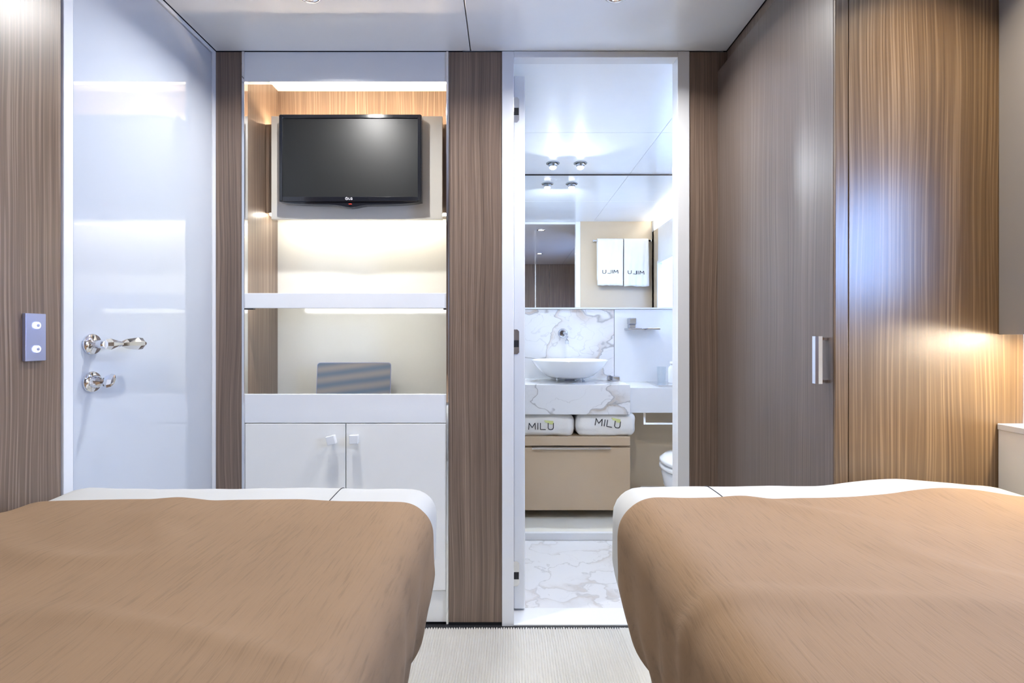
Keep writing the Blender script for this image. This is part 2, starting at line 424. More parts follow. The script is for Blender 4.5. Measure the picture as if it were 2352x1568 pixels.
# --- door_1: glossy white cabin door in the left wall
d1 = empty('door_1', (XL, 1.5, 0), kind='structure')
box('door_frame', -1.062, XL+.004, 1.192, 1.219, 0, H-.001, 'lacquer', d1)
box('door_frame', -1.062, XL+.002, 1.799, D-.001, 0, H-.001, 'lacquer', d1)
box('door_frame', -1.062, XL+.002, 1.219, 1.799, 2.036, H-.001, 'lacquer', d1)
leaf = box('door_leaf', -1.066, XL, 1.2225, 1.7955, .01, 2.032, 'door_lacquer', d1, .002)
def rosette(z, y):
    bm = newbm(); lathe(bm, [(.026, 0), (.0265, .004), (.024, .009), (.012, .0105), (.010, .012)], (XL, y, z), 'X', 36)
    obj('rosette', bm, 'chrome', leaf, True)
rosette(1.015, 1.274); rosette(.921, 1.274)
# lever: neck out from the wall, then a faceted blade pointing at the front wall
bm = newbm()
tube(bm, [(XL+.008, 1.274, 1.015), (XL+.034, 1.274, 1.015), (XL+.045, 1.268, 1.015)], [.0105, .0105, .009], 16)
rings = []
for (y, hw, hz) in ((1.264, .006, .012), (1.280, .008, .0145), (1.305, .006, .008), (1.316, .0055, .0065), (1.335, .007, .0125), (1.375, .008, .0165), (1.392, .007, .0150), (1.403, .003, .006)):
    x = XL+.046
    rings.append([Vector((x-hw, y, 1.015-hz*.45)), Vector((x, y, 1.015-hz)), Vector((x+hw, y, 1.015-hz*.35)), Vector((x+hw, y, 1.015+hz*.35)), Vector((x, y, 1.015+hz)), Vector((x-hw, y, 1.015+hz*.45))])
loft(bm, rings); obj('lever_handle', bm, 'chrome', leaf)
bm = newbm()
lathe(bm, [(.017, .008), (.0135, .022), (.009, .030), (.007, .036)], (XL, 1.274, .921), 'X', 24)
rings = []
for (t_, wv, hv) in ((.030, .004, .006), (.036, .005, .014), (.046, .006, .019), (.056, .0055, .016), (.060, .003, .008)):
    ring = []
    for k in range(8):
        a = 2*PI*k/8; u, v = math.cos(a)*wv, math.sin(a)*hv
        ring.append(Vector((XL+t_, 1.274+u*.9+v*.45, .924+v*.9-u*.45)))
    rings.append(ring)
loft(bm, rings); obj('thumb_turn', bm, 'chrome', leaf)

# --- door_2: bathroom doorway, white frame, door opened flat into the bathroom
d2 = empty('door_2', (.3, D, 0), kind='structure')
box('door_frame', -.0187, .0235, D-.004, 1.93, 0, H-.001, 'lacquer', d2)
box('door_frame', .608, .650, D-.004, 1.876, 0, H-.001, 'lacquer', d2)
box('door_frame', .0235, .608, D-.004, 1.862, 2.028, H-.001, 'lacquer', d2)
box('threshold', .0235, .608, D-.003, 1.93, 0, .006, 'lacquer', d2)
box('threshold_joint', .0235, .608, 1.93, 1.934, 0, .002, 'black', d2, 0)
leaf2 = box('door_leaf', .0245, .0665, 1.905, 2.475, .014, 2.008, 'lacquer', d2, .004)
for z in (1.880, 1.013, .147):
    bm = newbm()
    pts = [(.0246, z-.046), (.038, z-.046), (.0445, z-.039), (.0445, z+.039), (.038, z+.046), (.0246, z+.046)]
    prism(bm, pts, 'Y', 1.9025, 1.9055)
    hp = obj('hinge', bm, 'steel', leaf2)
    box('hinge_knuckle', .0250, .0435, 1.900, 1.9035, z-.020, z+.006, 'black', leaf2, .001)

# ================================================================== NICHE UNIT (built-in wall unit)
NX0, NX1, NB = -.938, -.2165, 2.085
nu = empty('wall_unit', (-.577, D, 0), 'tall built-in white niche unit between two wood columns, with shelf and cupboard doors', 'cabinet')
box('side_panel', -.9465, NX0, D+.002, NB+.02, .0, H-.002, 'wood', nu, 0)
box('side_panel', NX1, -.2095, D+.002, NB+.02, .0, H-.002, 'wood', nu, 0)
box('back_board', NX0, NX1, NB, NB+.02, 1.512, H-.002, 'wood', nu, 0)
box('back_panel', NX0+.0003, NX1-.001, NB-.004, NB+.018, .70, 1.512, 'cream', nu, 0)
box('trim_strip', -.9463, -.9365, D-.005, D+.02, .0, H-.002, 'chrome', nu, .001)
box('trim_strip', -.2175, -.2092, D-.005, D+.02, .0, H-.002, 'chrome', nu, .001)
box('lintel', NX0, NX1, D, D+.022, 1.943, H-.001, 'lacquer', nu)
box('niche_ceiling', NX0, NX1, D+.022, NB, 2.036, H-.001, 'satin', nu, 0)
# mounting box behind the television board, lamps on its top and underside
box('mounting_box', NX0+.001, NX1-.001, 1.976, NB-.001, 1.512, 1.856, 'wood', nu)
box('led_strip', NX0+.01, NX1-.01, 1.992, 2.004, 1.8565, 1.861, 'led_warm', nu, 0)
box('led_strip', NX0+.01, NX1-.01, 1.990, 2.002, 1.506, 1.5115, 'led_white', nu, 0)
box('board_spacer', -.80, -.34, 1.958, 1.976, 1.56, 1.80, 'black', nu, 0)
box('television_board', -.899, -.247, 1.940, 1.958, 1.479, 1.872, 'greige', nu)
box('shelf_lip', NX0+.001, NX1-.001, D-.001, D+.015, 1.134, 1.188, 'lacquer', nu)
box('shelf', NX0+.001, NX1-.001, D+.015, NB-.005, 1.153, 1.188, 'lacquer', nu)
box('led_strip', NX0+.02, NX1-.02, D+.016, D+.024, 1.142, 1.152, 'led_dim', nu, 0)
box('shelf_bracket', NX0+.002, NX0+.028, D+.004, D+.02, 1.1295, 1.1335, 'black', nu, 0)
box('shelf_bracket', NX1-.012, NX1-.002, D+.004, D+.02, 1.1295, 1.1335, 'black', nu, 0)
box('fascia', NX0+.001, NX1-.001, D-.001, D+.020, .7245, .827, 'lacquer', nu)
box('desk_surface', NX0+.001, NX1-.001, D+.020, NB-.005, .700, .718, 'satin', nu, 0)
box('carcass', NX0+.001, NX1-.001, D+.022, NB-.005, .05, .700, 'black', nu, 0)
doors = []
for xa, xb in ((NX0+.002, -.578), (-.575, NX1-.002)):
    doors.append(box('cupboard_door', xa, xb, D-.001, D+.019, .127, .7215, 'satin', nu))
def knob(door, x, z, rot):
    bm = newbm(); lathe(bm, [(.006, 0), (.006, .016)], (0, 0, 0), 'Y', 14)
    add_box(bm, -.0155, .0155, .014, .032, -.0155, .0155, .002)
    m = Matrix.Rotation(PI, 4, 'Z') @ Matrix.Rotation(rot, 4, 'Y')
    for v in bm.verts: v.co = m @ v.co + Vector((x, D-.001, z))
    obj('knob', bm, 'lacquer', door)
knob(doors[0], -.620, .668, math.radians(14)); knob(doors[1], -.540, .671, math.radians(2))
box('plinth_light_seal', NX0+.001, NX1-.001, D+.031, NB+.02, 0, .05, 'black', nu, 0)  # unseen block added to stop sky light leaking in under the unit
box('plinth', NX0+.001, NX1-.001, D+.006, D+.03, .010, .124, 'satin', nu)

# television
tv = empty('television', (-.586, 1.92, 1.524), 'black flat television mounted on the grey board in the lit niche', 'television')
TX0, TX1, TZ0, TZ1 = -.852, -.320, 1.533, 1.862
bm = newbm(); pts = [(TX0+.004, TZ1), (TX1-.004, TZ1), (TX1, TZ1-.004)]
N = 28
for i in range(N+1):
    s = i/N; x = TX1+(TX0-TX1)*s; u = abs(s-.5)*2
    z = TZ0-.004+.008*u**6 - .010*math.exp(-((s-.5)/.07)**2) - .004*(1-u*u)
    pts.append((x, z))
pts.append((TX0, TZ1-.004))
prism(bm, pts, 'Y', 1.903, 1.932)
obj('housing', bm, 'tvblack', tv)
sx0, sx1, sz0, sz1 = TX0+.014, TX1-.014, TZ0+.021, TZ1-.016
for nm, a in (('bezel', (TX0+.003, sx0, TZ0+.006, TZ1-.002)), ('bezel', (sx1, TX1-.003, TZ0+.006, TZ1-.002)), ('bezel', (sx0, sx1, sz1, TZ1-.002)), ('bezel', (sx0, sx1, TZ0+.003, sz0))):
    box(nm, a[0], a[1], 1.898, 1.904, a[2], a[3], 'tvblack', tv, .0015)
box('screen', sx0, sx1, 1.9015, 1.904, sz0, sz1, 'screen', tv, 0)
box('wall_mount', -.68, -.50, 1.930, 1.941, 1.62, 1.78, 'black', tv, 0)
# maker's mark: round emblem and two letters
bm = newbm()
def fn(u, v, k): return Vector((-.594+u*.0075, 1.8975-.0006*k, 1.5425+v*.0075))
circ = [(-.55+.62*math.cos(a*PI/8), .5+.62*math.sin(a*PI/8)) for a in range(17)]
strokes(bm, [circ, [(-.55, .85), (-.55, .3), (-.25, .3)], [(.55, 1), (.55, 0), (1.15, 0)], [(2.2, .85), (1.8, 1), (1.45, .8), (1.4, .35), (1.65, 0), (2.2, 0), (2.2, .5), (1.85, .5)]], fn, .08, 2)
obj('emblem', bm, 'white', tv)
bm = newbm(); add_box(bm, -.591, -.580, 1.8972, 1.9032, 1.5262, 1.5276, .0006); obj('standby_light', bm, 'red', tv)

# laptop on the desk behind the fascia
lp = empty('laptop', (-.6025, 1.98, .718), 'grey laptop with rounded lid standing open behind the white fascia', 'laptop')
def rrect(x0, x1, y0, y1, r, n=5):
    out = []
    for cx, cy, a0 in ((x1-r, y1-r, 0), (x0+r, y1-r, PI/2), (x0+r, y0+r, PI), (x1-r, y0+r, 1.5*PI)):
        for k in range(n+1): a = a0+PI/2*k/n; out.append((cx+r*math.cos(a), cy+r*math.sin(a)))
    return out
bm = newbm(); prism(bm, rrect(-.7475, -.4575, 1.86, 2.05, .012), 'Z', .7185, .733); obj('base', bm, 'steel', lp)
bm = newbm(); prism(bm, rrect(-.7475, -.4575, .730, .930, .012), 'Y', 0, .006)
for v in bm.verts:
    y = v.co.y; h = v.co.z-.73; v.co.y = 1.985+y+h*.10
obj('lid', bm, 'plate', lp)
bm = newbm(); prism(bm, rrect(-.7455, -.4595, .734, .928, .010), 'Y', -.0012, 0)
for v in bm.verts:
    y = v.co.y; h = v.co.z-.73; v.co.y = 1.985+y+h*.10
t = NT('laptop_cover')
mp = t.n('Mapping'); mp.inputs['Rotation'].default_value = (0, .12, 0); t.l(t.pos(), mp.inputs[0])
wv = t.n('TexWave', wave_type='BANDS', bands_direction='Z', i_Scale=7.5, i_Distortion=.5, i_Detail=1.0); t.l(mp.outputs[0], wv.inputs['Vector'])
t.l(t.ramp(wv.outputs[1], [(0, (.20, .26, .32)), (1, (.40, .36, .33))]), t.b.inputs['Base Color']); t.b.inputs['Roughness'].default_value = .35; t.b.inputs['Metallic'].default_value = .3
M['laptop_cover'] = t.m
obj('cover', bm, 'laptop_cover', lp)

# ================================================================== SWITCH PLATE
sp = empty('switch_plate', (XL, 1.118, .981), 'bluish metal switch plate with two glowing buttons on the left wood panel', 'light switch')
box('plate', XL+.0005, XL+.008, 1.0935, 1.1425, .981, 1.085, 'plate', sp, .0012)
for z in (1.059, 1.007):
    bm = newbm(); lathe(bm, [(.0075, 0), (.0075, .003), (.005, .0035)], (XL+.008, 1.119, z), 'X', 20)
    ring = obj('button_ring', bm, 'btn', sp, True)
    bm = newbm(); lathe(bm, [(.0036, .0), (.0036, .0045), (.002, .005)], (XL+.008, 1.119, z), 'X', 14)
    obj('button', bm, 'plate', sp, True)

# ================================================================== WARDROBE (right)
wd = empty('wardrobe', (.97, 1.5, 0), 'tall wood wardrobe on the right of one oak, door coloured for cool light and side for warm', 'wardrobe')
WX = .751
wdoor = box('wardrobe_door', WX, WX+.022, 1.1735, 1.8185, .02, 1.978, 'wood_cool_lit', wd, .001)
box('carcass', .7735, 1.184, 1.19, 1.8185, 0, 1.99, 'wood2', wd, 0)
box('top_fascia', .785, 1.184, 1.19, 1.8185, 1.99, H-.001, 'wood2', wd, 0)
box('stile', WX, .7805, 1.166, 1.1725, 0, H-.001, 'wood_warm_lit', wd, .001)
box('end_panel', .7825, 1.184, 1.1665, 1.19, 0, H-.001, 'wood_warm_lit', wd, .001)
bm = newbm()
hy, hz0, hz1 = 1.198, .924, 1.035
for z in (hz0+.006, hz1-.006): add_box(bm, WX-.018, WX, hy-.006, hy+.006, z-.004, z+.004, .001)
prism(bm, [(WX-.026, hy-.012), (WX-.017, hy-.012), (WX-.017, hy+.012), (WX-.026, hy+.012), (WX-.030, hy+.006), (WX-.030, hy-.006)], 'Z', hz0, hz1)
obj('handle', bm, 'chrome', wdoor)

# ================================================================== RIGHT-HAND CUPBOARD AND LEDGE
oc = empty('overhead_cabinet', (1.15, 1.0, 1.037), 'white overhead cabinet at the right edge above the lit niche', 'cabinet')
box('body', 1.124, 1.184, .86, 1.1655, 1.039, H-.001, 'shaded_white', oc)
box('led_strip', 1.146, 1.162, .88, 1.095, 1.0345, 1.0385, 'led_nook', oc, 0)
lg = empty('bedside_ledge', (1.15, .3, 0), 'white ledge cabinet beside the right bed below the lit niche', 'ledge')
box('body', 1.122, 1.184, -.855, 1.1645, .0, .822, 'satin', lg)
box('top', 1.120, 1.184, -.855, 1.1645, .822, .836, 'lacquer', lg)

# ================================================================== BEDS
def rmap(p, lo, hi, r):
    c = Vector([min(max(p[i], lo[i]+r), hi[i]-r) for i in range(3)])
    d = Vector(p)-c
    if d.length < 1e-9: return Vector(p), Vector((0, 0, 1))
    n = d.normalized(); return c+n*r, n
def shape(p, lo, hi, r, off, seed, sheet, fold):
    q, n = rmap(p, lo, hi, r)
    # mattress tapers in below its belly
    zb = lo[2]+.13
    if q.z < zb:
        k = (zb-q.z)*.22; cx = (lo[0]+hi[0])/2
        q.x += k*(1 if q.x < cx else -1)*min(1, abs(q.x-cx)/(.3)); 
        if q.y > hi[1]-.3: q.y -= k*.8
    a = .0
    sv = Vector((seed, seed*.5, 0))
    if sheet:
        a += .009*noise.noise(Vector((q.x*3.2, q.y*3, q.z*3))+sv) + .0035*noise.noise(Vector((q.x*11, q.y*8, q.z*6))+sv)
    else:
        f = Vector((q.x*2.0-q.y*.6, q.y*4.5+q.x*1.0, q.z*2))+sv
        v = noise.noise(f); a += .012*v
        rg = 1-abs(noise.noise(Vector((q.x*1.6, q.y*5.5+q.x*1.8, q.z*1.5))+sv*2)); a += .010*max(0, rg-.84)/.16*.9
        a += .0018*noise.noise(Vector((q.x*16, q.y*16, q.z*9))+sv)
    if seed > 10: # rumpled raised corner of the right bed's foot end
        e = max(0, min(1, (q.x-.55)/.25))*max(0, min(1, (q.y-.85)/.25))*max(0, n.z)
        a += e*(.012+.006*math.sin(q.x*17))
    side = max(0, abs(n.x)-.45)
    if side and fold:
        dep = (hi[2]-q.z)/(hi[2]-lo[2])
        a += side*(.016*math.sin(q.y*46+2.5*noise.noise((q.y*5, dep*2, seed))+dep*2.4))*dep*fold
    return q+n*(off+a)
def bed(side, x0, x1, y1, zt, seed, label, throwlabel, seamx):
    y0, zb = -.80, .41
    lo, hi = (x0, y0, zb), (x1, y1, zt); r = .06
    root = empty('bed', ((x0+x1)/2, .2, 0), label, 'bed')
    bx0, bx1 = (x0+.004, x1-.065) if side < 0 else (x0+.065, x1-.004)
    box('bed_base', bx0, bx1, y0, y1-.10, .003, zb+.03, 'satin', root, .004)
    # fitted sheet over the mattress
    bm = newbm(); st = .02
    nx, ny, nz = round((x1-x0)/st), round((y1-y0)/st), 13
    cache = {}
    def V(i, j, k):
        key = (i, j, k)
        if key not in cache:
            p = (x0+(x1-x0)*i/nx, y0+(y1-y0)*j/ny, zb+(zt-zb)*k/nz)
            cache[key] = bm.verts.new(shape(p, lo, hi, r, 0, seed, True, 0))
        return cache[key]
    def Q(*k): bm.faces.new([V(*a) for a in k])
    for i in range(nx):
        for j in range(ny): Q((i, j, nz), (i+1, j, nz), (i+1, j+1, nz), (i, j+1, nz))
        for k in range(nz):
            Q((i, ny, k), (i, ny, k+1), (i+1, ny, k+1), (i+1, ny, k)); Q((i, 0, k), (i+1, 0, k), (i+1, 0, k+1), (i, 0, k+1))
    for j in range(ny):
        for k in range(nz):
            Q((0, j, k), (0, j, k+1), (0, j+1, k+1), (0, j+1, k)); Q((nx, j, k), (nx, j+1, k), (nx, j+1, k+1), (nx, j, k+1))
    obj('sheeted_mattress', bm, 'sheet', root, True)
    # seam pressed into the sheet at the bed foot
    bm = newbm(); rr = []
    for k in range(12):
        y = y1-.15+.13*k/11
        p = shape((seamx, y, zt), lo, hi, r, .0008, seed, True, 0)
        rr.append(p)
    tube(bm, rr, .0009, 6); obj('seam', bm, 'ink', root)
    # throw
    bm = newbm(); st = .013
    path = []
    n1 = 20; n2 = round((x1-x0)/st)
    zl = zb+.005
    for k in range(n1): path.append((x0, zl+(zt-zl)*k/n1))
    for k in range(n2+1): path.append((x0+(x1-x0)*k/n2, zt))
    for k in range(1, n1+1): path.append((x1, zt-(zt-zl)*k/n1))
    rows = []
    NY = round((y1-y0-.13)/st)
    for (px, pz) in path:
        row = []
        s = (px-x0)/(x1-x0)
        ye = y1-.158 + .012*noise.noise((px*4, seed, 0)) + .006*noise.noise((px*13, seed, 2)) + (.03*min(1, (zt-pz)/.2))
        for j in range(NY+1):
            y = y0-.004+(ye-y0)*j/NY
            q = shape((px, y, pz), lo, hi, r, .004, seed, True, 0)
            q2 = shape((px, y, pz), lo, hi, r, .008, seed, False, 1.0)
            q = q*.35+q2*.65
            row.append(bm.verts.new(q))
        rows.append(row)
    for a, b in zip(rows, rows[1:]):
        for j in range(NY): bm.faces.new((a[j], a[j+1], b[j+1], b[j]))
    o = obj('bed_throw', bm, 'throw', None, True)
    md = o.modifiers.new('thickness', 'SOLIDIFY'); md.thickness = .004; md.offset = 1
    md = o.modifiers.new('smooth', 'SUBSURF'); md.levels = 1; md.render_levels = 1
    tag(o, throwlabel, 'blanket', 'tan throws over the beds')
    return root
bed(-1, -1.014, -.158, 1.205, .690, 3.0, 'single bed on the left, white sheet under a tan throw, foot towards the television niche', 'tan woven throw covering the left bed', -.375)
bed(1, .232, 1.100, 1.158, .706, 11.0, 'single bed on the right, white sheet under a tan throw, foot against the wardrobe', 'tan woven throw covering the right bed', .435)

# ================================================================== DOWNLIGHTS
def downlight(x, y, label, watts, col, group, eyeball=False, size=.028, spread=150):
    root = empty('downlight', (x, y, H), label, 'light', group)
    bm = newbm(); lathe(bm, [(size+.012, -.0005), (size+.012, -.003), (size+.006, -.006), (size, -.004), (size, -.001)], (x, y, H), 'Z', 32)
    obj('trim_ring', bm, 'dark_chrome' if eyeball else 'chrome', root, True, at=(x, y, H))
    bm = newbm()
    if eyeball:
        lathe(bm, [(size*.95, -.001), (size*.98, -.008), (size*.85, -.020), (size*.6, -.025)], (x, y, H), 'Z', 28)
        obj('eyeball', bm, 'dark_chrome', root, True, at=(x, y, H))
        bm = newbm(); lathe(bm, [(size*.72, -.0225), (size*.70, -.030), (size*.4, -.036), (.003, -.038)], (x, y, H), 'Z', 24)
        obj('lens', bm, 'lens', root, True, at=(x, y, H)); lz = -.042
    else:
        lathe(bm, [(size*.92, -.001), (size*.92, -.003), (.003, -.0045)], (x, y, H), 'Z', 24)
        obj('lens', bm, 'lens', root, True, at=(x, y, H)); lz = -.012
    l = bpy.data.lights.new('downlight_lamp', 'AREA'); l.shape = 'DISK'; l.size = size*1.4; l.energy = watts; l.color = col; l.spread = math.radians(spread)
    o = bpy.data.objects.new('downlight_lamp', l); C.objects.link(o); o.parent = root; o.location = (0, 0, lz)
    if eyeball: o.rotation_euler = (-.65, 0, 0)
    return root
downlight(-.592, 1.512, 'recessed ceiling downlight above the left bed foot, left of the ceiling joint', CABIN_W, NEUTRAL, 'cabin downlights')
downlight(.327, 1.512, 'recessed ceiling downlight right of the ceiling joint, before the bathroom doorway', CABIN_W, NEUTRAL, 'cabin downlights')
downlight(-.592, .10, 'recessed ceiling downlight above the middle of the left bed', CABIN_W*.8, NEUTRAL, 'cabin downlights')
downlight(.40, .10, 'recessed ceiling downlight above the inner side of the right bed', CABIN_W*.35, NEUTRAL, 'cabin downlights')
downlight(.93, .93, 'recessed ceiling downlight close to the warmly lit wardrobe side', CABIN_W*.40, (1, .84, .62), 'cabin downlights', spread=95)
downlight(.269, 3.0, 'chrome eyeball spotlight on the bathroom ceiling, left of the pair', BATH_W, COOL, 'bathroom spotlights', True)
downlight(.431, 3.0, 'chrome eyeball spotlight on the bathroom ceiling, right of the pair', BATH_W, COOL, 'bathroom spotlights', True)

# ================================================================== BATHROOM THINGS
mir = box('mirror', -.148, 1.288, 3.2035, 3.2185, 1.2125, H-.0095, 'mirror', None, 0)
tag(mir, 'frameless bathroom mirror reaching from marble splashback to ceiling', 'mirror')

VX1 = .672; VY0 = 2.782
va = empty('vanity_cabinet', (.26, 3.0, .082), 'beige gloss floating vanity drawer cabinet under the folded towels', 'vanity')
box('carcass', -.148, VX1-.001, VY0+.02, 3.199, .082, .431, 'beige', va, 0)
dr = box('drawer', -.148, VX1, VY0, VY0+.019, .082, .424, 'beige', va, .002)
bm = newbm()
prism(bm, [(VY0-.0145, .418), (VY0-.0145, .4225), (VY0, .4285), (VY0+.012, .4285), (VY0+.012, .4250), (VY0, .4250)], 'X', .135, .565)
obj('handle', bm, 'steel', dr)
box('top_board', -.148, VX1, VY0, 3.199, .4345, .483, 'beige', va, .002)
ct = empty('marble_countertop', (.26, 3.0, .605), 'thick white marble washstand slab with brown veins', 'countertop')
box('slab', -.148, VX1, VY0, 3.1995, .605, .768, 'marble_top', ct, .0015)
wc = empty('white_counter', (.98, 3.0, .605), 'plain white counter continuing right of the marble slab', 'countertop')
box('slab', VX1+.0015, 1.289, 2.842, 3.1995, .605, .7455, 'lacquer', wc, .0015)
box('tray', .86, 1.25, 2.90, 3.15, .7457, .7530, 'steel', wc, .001)
# basin
ba = empty('wash_basin', (.367, 2.995, .768), 'round white vessel basin on the marble slab', 'basin')
prof = [(.085, .020), (.110, .022), (.140, .034), (.175, .062), (.205, .094), (.222, .118), (.226, .124), (.224, .1265), (.219, .126), (.200, .104), (.165, .066), (.120, .042), (.05, .036), (.006, .035)]
bm = newbm(); lathe(bm, prof, (.367, 2.995, .768), 'Z', 56, 1, .88); obj('bowl', bm, 'porcelain', ba, True)
bm = newbm(); lathe(bm, [(.036, 0), (.036, .004), (.028, .006), (.028, .021)], (.367, 2.985, .768), 'Z', 28); obj('chrome_foot', bm, 'chrome', ba, True)
for dx in (-.075, .075):
    bm = newbm(); lathe(bm, [(.008, 0), (.008, .024)], (.367+dx, 2.96, .768), 'Z', 14); obj('support_pin', bm, 'chrome', ba, True)
# faucet
fa = empty('wall_faucet', (.349, 3.2, 1.05), 'chrome wall faucet with round rose above the basin', 'faucet')
bm = newbm(); lathe(bm, [(.030, 0), (.030, -.006), (.026, -.010), (.018, -.012)], (.349, 3.2, 1.050), 'Y', 32); obj('rose', bm, 'mid_chrome', fa, True)
bm = newbm(); tube(bm, [(.352, 3.19, 1.050), (.355, 3.15, 1.050), (.358, 3.11, 1.044), (.360, 3.085, 1.030), (.361, 3.078, 1.005), (.361, 3.077, .985)], [.011, .011, .011, .0105, .010, .010], 14); obj('spout', bm, 'mid_chrome', fa, True)
# chrome cube tap controls on the counter
tc = empty('tap_control', (.640, 3.03, .768), 'chrome block tap control at the right end of the marble slab', 'tap')
bm = newbm(); add_box(bm, .598, .622, 3.04, 3.064, .768, .800, .003); obj('knob', bm, 'mid_chrome', tc)
bm = newbm(); add_box(bm, .618, .662, 2.99, 3.03, .768, .797, .004); obj('knob', bm, 'mid_chrome', tc)
# wall shelf with tap block
ws = empty('wall_shelf', (.83, 3.2, 1.07), 'chrome wall shelf of two small plates on the white splashback', 'shelf')
bm = newbm(); add_box(bm, .735, .822, 3.10, 3.1995, 1.070, 1.082, .002); obj('plate', bm, 'mid_chrome', ws)
bm = newbm(); add_box(bm, .850, .932, 3.10, 3.1995, 1.072, 1.082, .002); obj('plate', bm, 'mid_chrome', ws)
bm = newbm(); add_box(bm, .822, .850, 3.13, 3.1995, 1.070, 1.078, .001); obj('link', bm, 'mid_chrome', ws)
bm = newbm(); add_box(bm, .755, .795, 3.15, 3.1995, 1.083, 1.104, .002); add_box(bm, .752, .798, 3.14, 3.1995, 1.105, 1.145, .004); obj('block', bm, 'mid_chrome', ws)
# bottle and tumbler
bo = empty('soap_bottle', (.985, 3.05, .753), 'slim white bottle on the white counter, by the door frame', 'bottle')
bm = newbm(); lathe(bm, [(.020, 0), (.022, .004), (.022, .085), (.018, .095), (.009, .102), (.009, .112)], (.985, 3.05, .7535), 'Z', 24); obj('body', bm, 'porcelain', bo, True)
bm = newbm(); lathe(bm, [(.011, .110), (.011, .124), (.009, .126)], (.985, 3.05, .7535), 'Z', 20); obj('cap', bm, 'white', bo, True)
gl = empty('glass_tumbler', (.930, 3.07, .753), 'clear glass tumbler left of the slim white bottle', 'glass')
bm = newbm(); lathe(bm, [(.024, 0), (.028, .095), (.026, .095), (.022, .006), (.002, .006)], (.930, 3.07, .7535), 'Z', 28); obj('cup', bm, 'tumbler', gl, True)
# towel ring / paper holder below the white counter
ph = empty('paper_holder', (.9, 2.92, .53), 'chrome rectangular rail under the white counter', 'rail')
bm = newbm(); add_box(bm, .776, .788, 2.90, 2.914, .529, .6045, .001); obj('upright', bm, 'chrome', ph)
bm = newbm(); add_box(bm, 1.05, 1.062, 2.90, 2.914, .529, .6045, .001); obj('upright', bm, 'chrome', ph)
bm = newbm(); add_box(bm, .788, 1.05, 2.90, 2.914, .529, .541, .001); obj('bar', bm, 'chrome', ph)
tag(box('wall_panel_beige', VX1+.003, 1.289, 3.02, 3.04, .035, .604, 'beige_wall', None, 0), kind='structure').name = 'trim_2'
lb = newbm(); prism(lb, [(.795, 3.019), (.722, 2.88), (.722, 2.66), (1.289, 2.66), (1.289, 3.019)], 'Z', .0345, .145)
tag(obj('step_box', lb, 'cream', None), kind='structure').name = 'trim_3'
# toilet facing away from the right wall
to = empty('toilet', (1.0, 2.4, 0), 'white rounded toilet with closed lid, right of the vanity', 'toilet')
def oval(xf, xb, yw, z, n=36, p=2.4):
    cx, a = (xf+xb)/2, (xb-xf)/2; out = []
    for k in range(n):
        t_ = 2*PI*k/n; c, s = math.cos(t_), math.sin(t_)
        out.append(Vector((cx+a*math.copysign(abs(c)**(2/p), c), 2.4+yw*math.copysign(abs(s)**(2/p), s), z)))
    return out
bm = newbm(); loft(bm, [oval(.87, 1.28, .11, 0), oval(.85, 1.28, .115, .08), oval(.79, 1.285, .14, .22), oval(.745, 1.285, .172, .33), oval(.735, 1.285, .178, .385), oval(.738, 1.285, .176, .400)])
obj('bowl', bm, 'porcelain', to, True)
bm = newbm(); loft(bm, [oval(.735, 1.20, .176, .404), oval(.726, 1.20, .182, .409), oval(.726, 1.20, .182, .424), oval(.732, 1.20, .178, .429)]); obj('seat', bm, 'porcelain', to, True)
bm = newbm(); loft(bm, [oval(.732, 1.20, .178, .433), oval(.725, 1.20, .182, .438), oval(.728, 1.20, .180, .452), oval(.750, 1.19, .165, .468), oval(.80, 1.17, .12, .478), oval(.90, 1.10, .04, .482)]); obj('lid', bm, 'porcelain', to, True)

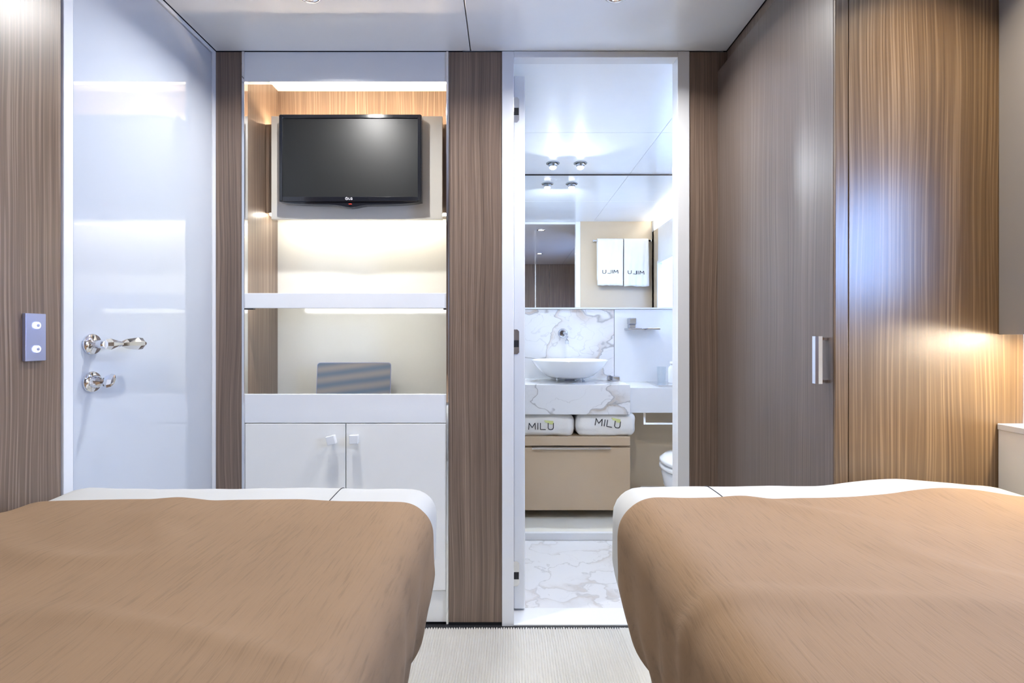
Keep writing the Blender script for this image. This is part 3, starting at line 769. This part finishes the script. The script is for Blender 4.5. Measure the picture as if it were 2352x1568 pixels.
# ---- towels
MIL = {'M': [[(0, 0), (.06, 1), (.5, .32), (.94, 1), (1, 0)]], 'I': [[(1.35, 0), (1.35, 1)]], 'L': [[(1.72, 1), (1.72, .03), (2.5, 0)]],
       'U': [[(2.85, 1), (2.85, .25), (3.0, .03), (3.25, 0), (3.5, .05), (3.62, .28), (3.62, 1)]]}
LINES = [l for k in 'MILU' for l in MIL[k]]
LIMEL = [[(2.45, 1.14), (3.62, 1.02)], [(2.30, 1.30), (3.60, 1.20)], [(3.0, .92), (3.58, .88)]]
def folded_towel(x0, x1, y0, label, seed, tx, tz, tilt, th):
    z0, z1 = .4835, .602; y1 = 3.15
    root = empty('folded_towel', ((x0+x1)/2, (y0+y1)/2, z0), label, 'towel', 'folded towels on the vanity')
    bm = newbm(); nx, ny, nz = 26, 22, 12; lo, hi = (x0, y0, z0-.012), (x1, y1, z1+.012); cache = {}
    def S(p):
        q, n = rmap(p, lo, hi, .045)
        a = .009*noise.noise(Vector((q.x*9, q.y*7, q.z*16))+Vector((seed, 0, 0))) + .0025*noise.noise(Vector((q.x*30, q.y*20, q.z*30))+Vector((seed, 0, 0)))
        if n.y < -.5: # soft fold line along the front
            a -= .0045*math.exp(-((q.z-(z0+.030)-.01*math.sin(q.x*9+seed))/.006)**2)
        q = q+n*(a-.004)
        q.z = max(z0+.0003, min(z1+.002, q.z)); return q
    def V(i, j, k):
        if (i, j, k) not in cache: cache[(i, j, k)] = bm.verts.new(S((x0+(x1-x0)*i/nx, y0+(y1-y0)*j/ny, lo[2]+(hi[2]-lo[2])*k/nz)))
        return cache[(i, j, k)]
    def Q(*k): bm.faces.new([V(*a) for a in k])
    for i in range(nx):
        for j in range(ny):
            Q((i, j, nz), (i+1, j, nz), (i+1, j+1, nz), (i, j+1, nz)); Q((i, j, 0), (i, j+1, 0), (i+1, j+1, 0), (i+1, j, 0))
        for k in range(nz):
            Q((i, ny, k), (i, ny, k+1), (i+1, ny, k+1), (i+1, ny, k)); Q((i, 0, k), (i+1, 0, k), (i+1, 0, k+1), (i, 0, k+1))
    for j in range(ny):
        for k in range(nz):
            Q((0, j, k), (0, j, k+1), (0, j+1, k+1), (0, j+1, k)); Q((nx, j, k), (nx, j+1, k), (nx, j+1, k+1), (nx, j, k+1))
    body = obj('cloth', bm, 'towel', root, True)
    def fn(u, v, k):
        s = th; x = tx+(u*math.cos(tilt)-v*math.sin(tilt))*s; z = tz+(u*math.sin(tilt)+v*math.cos(tilt))*s
        q = S((x, y0, z)); q = S((x, y0, z+(z-q.z))); return Vector((x, q.y-.0022-.0012*k if k == 0 else q.y+.003, z))
    bm = newbm(); strokes(bm, LIMEL, fn, .085, 8); obj('lime_stitching', bm, 'lime', root)
    def fn2(u, v, k): p = fn(u, v, k); p.y -= .0006; return p
    bm = newbm(); strokes(bm, LINES, fn2, .055, 6); obj('lettering', bm, 'ink', root)
folded_towel(.02, .372, 2.795, 'folded white towel lettered MILU on the vanity, left of the two', 1.0, .118, .519, 0, .0375)
folded_towel(.378, .712, 2.790, 'folded white towel lettered MILU on the vanity, right one jutting past the cabinet edge', 6.0, .482, .545, -.13, .0375)

rail = empty('towel_rail', (1.015, 1.907, 1.87), 'chrome towel rail on the beige wall behind the hanging towels, seen in the mirror', 'rail')
bm = newbm(); tube(bm, [(.765, 1.912, 1.872), (1.265, 1.912, 1.872)], .008, 14); obj('bar', bm, 'chrome', rail, True)
for x in (.765, 1.274):
    bm = newbm(); tube(bm, [(x, 1.8725, 1.872), (x, 1.913, 1.872)], .009, 12); obj('bracket', bm, 'chrome', rail, True)
def hanging_towel(x0, x1, zb, label, seed):
    root = empty('hanging_towel', ((x0+x1)/2, 1.912, zb), label, 'towel', 'towels hanging on the rail')
    zt, yb = 1.872, 1.912; r = .013
    path = []
    for k in range(13): path.append((yb-r*.9, zb+.05+(zt-zb-.05)*k/12))
    for k in range(1, 8): a = PI-PI*k/8; path.append((yb+r*math.cos(a), zt+r*math.sin(a)))
    for k in range(21): path.append((yb+r, zt-(zt-zb)*k/20))
    bm = newbm(); rows = []; nx = 30
    def S(s, y, z, front):
        d = (zt-z)/(zt-zb); fold = (.010*d+.002)*math.sin(s*13+seed+1.5*d) + .004*noise.noise((s*9, z*9, seed))
        x = x0+(x1-x0)*s + (.008*d*math.sin(seed*3)*(1 if s > .5 else -1))
        return Vector((x, y+(abs(fold)*.9+.004*d if front else -abs(fold)*.15), z+.010*d*noise.noise((s*4, seed, 2))))
    for idx, (y, z) in enumerate(path):
        rows.append([bm.verts.new(S(i/nx, y, z, y > yb)) for i in range(nx+1)])
    for a, b in zip(rows, rows[1:]):
        for i in range(nx): bm.faces.new((a[i], a[i+1], b[i+1], b[i]))
    o = obj('cloth', bm, 'towel', root, True); md = o.modifiers.new('thickness', 'SOLIDIFY'); md.thickness = .006; md.offset = 1
    s0 = .038
    def fn(u, v, k):
        s = .80-u*s0/(x1-x0)
        z = zb+.105+v*s0*.8; q = S(s, yb+r, z, True); return Vector((q.x, q.y+.0075+(.0016 if k else 0), q.z))
    bm = newbm(); strokes(bm, LINES, fn, .07, 5); obj('lettering', bm, 'ink', root)
hanging_towel(.792, 1.018, 1.475, 'white towel hanging on the rail nearer the doorway, reflected in the mirror', 2.0)
hanging_towel(1.026, 1.242, 1.470, 'white towel hanging on the rail nearer the side wall, reflected in the mirror', 4.3)
